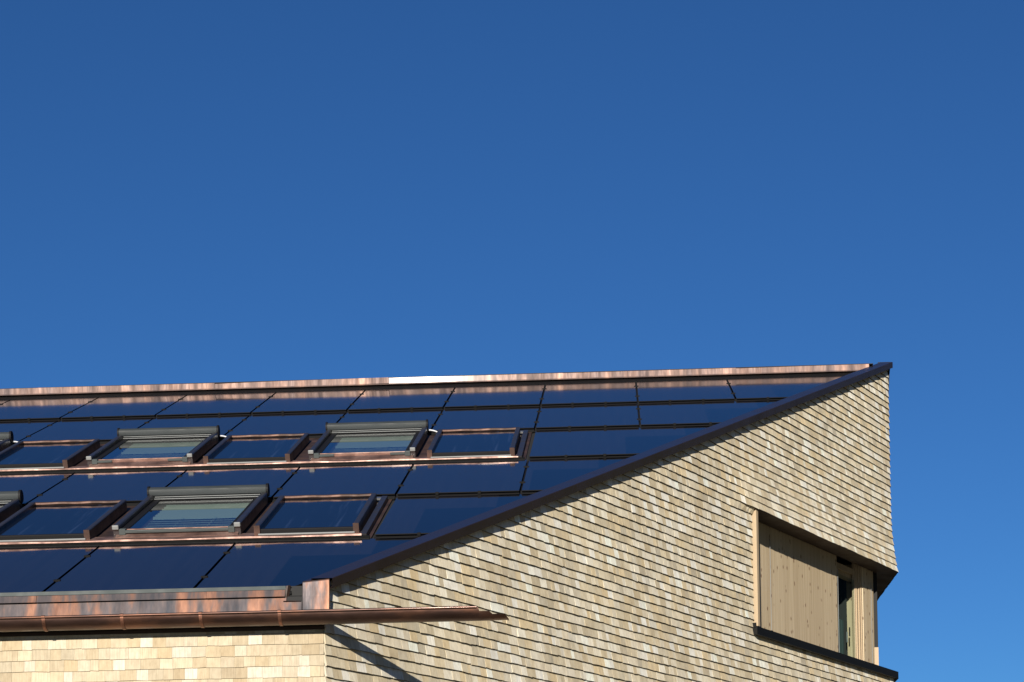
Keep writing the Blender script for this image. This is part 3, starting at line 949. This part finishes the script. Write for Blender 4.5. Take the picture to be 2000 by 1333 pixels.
# ------------------------------------------------------------------ flat collectors in the window rows
def make_collector():
    O = Vector((0, 0, 0))
    root = bpy.data.objects.new('flat_collector', None); COL.objects.link(root)
    xa, xb = 0.098 * W, 0.872 * W
    u0, u1 = 0.190, 1.455
    def part(mb, name, mats, **kw):
        return mb.build(name, mats, root, O, **kw)
    for x0, x1 in ((xa, xa + 0.042), (xb - 0.042, xb)):
        mb = MB()
        mb.extrude([(x0, -0.01), (x0, 0.070), (x0 + 0.005, 0.076), (x1 - 0.005, 0.076), (x1, 0.070), (x1, -0.01)], lambda a, b, t: RP(a, t, b), [u0 - 0.01, u1])
        part(mb, 'side_frame', [M['anthracite']], bevel=0.002)
        mb = MB(); mb.rbox(x0 - 0.001, x1 + 0.001, u0 - 0.018, u0 - 0.010, 0.0, 0.078)
        part(mb, 'frame_foot', [M['dull_copper']])
    mb = MB(); mb.rbox(xa + 0.042, xb - 0.042, u0 + 0.03, u1 + 0.03, 0.036, 0.042)
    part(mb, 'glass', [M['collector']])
    mb = MB(); mb.extrude([(u1 + 0.004, 0.052), (u1, 0.054), (u1 + 0.004, 0.067), (u1 + 0.03, 0.069), (u1 + 0.05, 0.0), (u1 + 0.04, 0.0)], lambda a, b, t: RP(t, a, b + 0.0015 * sin(t * 23)), [xa + 0.02 + (xb - xa - 0.04) * i / 24 for i in range(25)])
    part(mb, 'head_flashing', [M['dull_copper']])
    mb = MB(); mb.rbox(xa + 0.042, xb - 0.042, u0, u0 + 0.03, -0.01, 0.046)
    part(mb, 'foot_rail', [M['black']], bevel=0.003)
    mb = MB(); mb.rbox(xa + 0.03, xb - 0.03, u0 - 0.035, u0 - 0.018, 0.006, 0.018)
    part(mb, 'drip_rail', [M['wire']], bevel=0.003)
    return root


NUM = ['first', 'second', 'third', 'fourth', 'fifth', 'sixth', 'seventh', 'eighth', 'ninth', 'tenth', 'eleventh', 'twelfth', 'thirteenth']
col0 = make_collector()
first = True
COLL = {(1, -3): 'blue flat collector at the right end of the lower roof window row, streaked glass',
        (1, -5): 'blue flat collector left of the large lower roof window, beside its grey shutter box',
        (3, -2): 'blue flat collector at the right end of the upper roof window row',
        (3, -4): 'blue flat collector between the two whole roof windows of the upper row',
        (3, -6): 'blue flat collector at the left picture edge in the upper roof window row'}
for (row, k), lab in COLL.items():
    r = col0 if first else copy_tree(col0)
    first = False
    r.location = RP((k - 1) * W, ROWS[row], 0)
    r['label'] = lab; r['category'] = 'solar collector'; r['group'] = 'flat collectors between the roof windows'

# ------------------------------------------------------------------ solar panels
def x_cut(u):
    return -3.42 + 0.4665 * u


ROWNAME = ['bottom row', 'lower roof window row', 'row between the roof window rows', 'upper roof window row', 'second row from the ridge', 'top row']
LAST = [-4, -3, -2, -2, -1, 0]


def panel_mesh(row, k0, k1, cut):
    """glass plate of a panel; origin at its lower left corner on the roof plane"""
    L = ROWS[row + 1] - GAP - ROWS[row]
    def n_at(u): return STEP * (1 - u / L)
    O = Vector((0, 0, 0)); xo = k0 * W
    mb = MB()
    def plate(poly, mat):
        if len(poly) < 3: return
        mb.poly([RP(x, u, n_at(u)) for x, u in poly], mat)
    xl = 0.011
    if not cut:
        xr = W - 0.011
        out = [(xl, 0), (xr, 0), (xr, L), (xl, L)]
        plate(out, 0)
    else:
        # x <= x_cut(u): x - 0.4665 u <= c
        c = x_cut(ROWS[row]) - xo
        out = clip([(xl, 0), (4, 0), (4, L), (xl, L)], 1, -0.4665, c)
        um = 0.64 * L
        x1 = max(xl + 0.05, c - 0.16); x2 = c + 0.4665 * um - 0.10
        for a, b, xm in ((0, um, x1), (um, L, x2)):
            plate(clip([(xl, a), (xm, a), (xm, b), (xl, b)], 1, -0.4665, c), 0)
            plate(clip([(xm, a), (4, a), (4, b), (xm, b)], 1, -0.4665, c), 1)
    th = 0.007
    for i in range(len(out)):
        (xa, ua), (xb, ub) = out[i], out[(i + 1) % len(out)]
        mb.poly([RP(xa, ua, n_at(ua) - th), RP(xb, ub, n_at(ub) - th), RP(xb, ub, n_at(ub)), RP(xa, ua, n_at(ua))], 2)
    mb.poly([RP(x, u, n_at(u) - th) for x, u in reversed(out)], 2)
    return mb, out, L, n_at


def make_panel(row, k0, k1, cut):
    root = bpy.data.objects.new('solar_panel', None); COL.objects.link(root)
    O = Vector((0, 0, 0))
    mb, out, L, n_at = panel_mesh(row, k0, k1, cut)
    mb.build('glass', [M['cells'], M['blank'], M['black']], root, O)
    xr = max(x for x, u in out if u < 0.001)
    mb = MB()
    # recessed riser and the rail in front of it
    mb.rbox(0, xr, 0.020, 0.034, -0.03, STEP - 0.009)
    mb.rbox(0.0, xr, -0.010, 0.004, -0.02, 0.000)
    mb.build('lower_rail', [M['black']], root, O)
    mb = MB()
    mb.extrude([(-0.026, -0.02), (-0.026, -0.011), (-0.023, -0.007), (-0.017, -0.007), (-0.014, -0.011), (-0.014, -0.02)], lambda a, b, t: RP(t, a, b), [xr * i / 6 for i in range(7)])
    mb.build('lap_rail', [M['rail']], root, O)
    def clamp(x, u, wx, wu, n0, n1):
        mb = MB(); mb.rbox(x - wx, x + wx, u - wu, u + wu, n0, n1)
        if wx > 0.015: mb.rbox(x - 0.004, x + 0.004, u - 0.005, u + 0.005, n1 - 0.001, n1 + 0.005, 1)
        mb.build('clamp', [M['clip'], M['rail']], root, O, bevel=0.002)
    if not cut:
        for fu in (0.245, 0.755):
            u = fu * L; clamp(W, u, 0.024, 0.012, n_at(u) - 0.01, n_at(u) + 0.006)
        mb = MB(); mb.rbox(W - 0.0075, W + 0.0075, 0.0, L, -0.022, -0.010)
        mb.build('seam_strip', [M['black']], root, O)
    for fx in (0.33, 0.67):
        x = fx * W
        if x < xr - 0.05: clamp(x, 0.0, 0.013, 0.010, 0.004, STEP + 0.004)
    return root


FULL = {0: (-5, -9), 1: None, 2: (-3, -10), 3: None, 4: (-2, -11), 5: (-1, -12)}
for row in range(6):
    last = LAST[row]
    n = 0
    r = make_panel(row, last, None, True)
    r.location = RP(last * W, ROWS[row], 0)
    r['label'] = f'black solar panel cut off by the verge, {ROWNAME[row]}'
    r['category'] = 'solar panel'; r['group'] = 'black solar panels on the roof'
    if FULL[row]:
        proto = None
        for i, k0 in enumerate(range(last - 1, FULL[row][1] - 1, -1)):
            if proto is None:
                proto = make_panel(row, 0, 1, False); q = proto
            else:
                q = copy_tree(proto)
            q.location = RP(k0 * W, ROWS[row], 0)
            q['label'] = f'black panel, {ROWNAME[row]}, {NUM[i]} left of the cut end panel'
            q['category'] = 'solar panel'; q['group'] = 'black solar panels on the roof'

# ------------------------------------------------------------------ light, sky, camera
SUN = Vector((-0.085, -0.96, 0.268)).normalized()
elev = math.asin(SUN.z)
sd = bpy.data.lights.new('sun', 'SUN'); so = bpy.data.objects.new('sun', sd); COL.objects.link(so)
sd.energy = 5.0; sd.angle = math.radians(0.5); sd.color = (1.0, 0.925, 0.81)
so.rotation_euler = SUN.to_track_quat('Z', 'Y').to_euler()
so.location = SUN * 60

w = bpy.data.worlds.new('World'); sc.world = w; w.use_nodes = True
nt = w.node_tree; bg = nt.nodes['Background']
sky = nt.nodes.new('ShaderNodeTexSky'); sky.sky_type = 'NISHITA'; sky.sun_disc = False
sky.sun_elevation = elev
sky.sun_rotation = math.atan2(SUN.x, SUN.y)
sky.altitude = 1500; sky.air_density = 1.0; sky.dust_density = 0.0; sky.ozone_density = 4.0
tn = nt.nodes.new('ShaderNodeMix'); tn.data_type = 'RGBA'; tn.blend_type = 'MULTIPLY'; tn.inputs[0].default_value = 1.0
tn.inputs[7].default_value = (0.345, 0.65, 0.955, 1)          # deep polarised blue of clear mountain air
nt.links.new(sky.outputs[0], tn.inputs[6]); nt.links.new(tn.outputs[2], bg.inputs['Color'])
bg.inputs['Strength'].default_value = 0.062

cd = bpy.data.cameras.new('camera'); co = bpy.data.objects.new('camera', cd); COL.objects.link(co)
cd.sensor_fit = 'HORIZONTAL'; cd.sensor_width = 36.0
cd.lens = 4025.343 / 2000 * 36.0
cd.shift_x = (1000 - 1031.9) / 2000; cd.shift_y = (1750.466 - 666.5) / 2000
R0 = Vector((0.99877187, 0.04686833, -0.01606598)); R1 = Vector((-0.01720436, 0.02398756, -0.99956421)); R2 = Vector((-0.04646252, 0.99861302, 0.02476444))
mat = Matrix((R0, -R1, -R2)).transposed().to_4x4()
mat.translation = Vector((-1.25116433, -13.53774199, -2.38965139))
co.matrix_world = mat
cd.clip_start = 0.1; cd.clip_end = 2000
sc.camera = co

sc.view_settings.view_transform = 'Standard'; sc.view_settings.look = 'None'
sc.view_settings.exposure = 0.45; sc.view_settings.gamma = 1.0
try:
    sc.cycles.max_bounces = 10; sc.cycles.transparent_max_bounces = 12
    sc.cycles.use_denoising = True
except Exception:
    pass
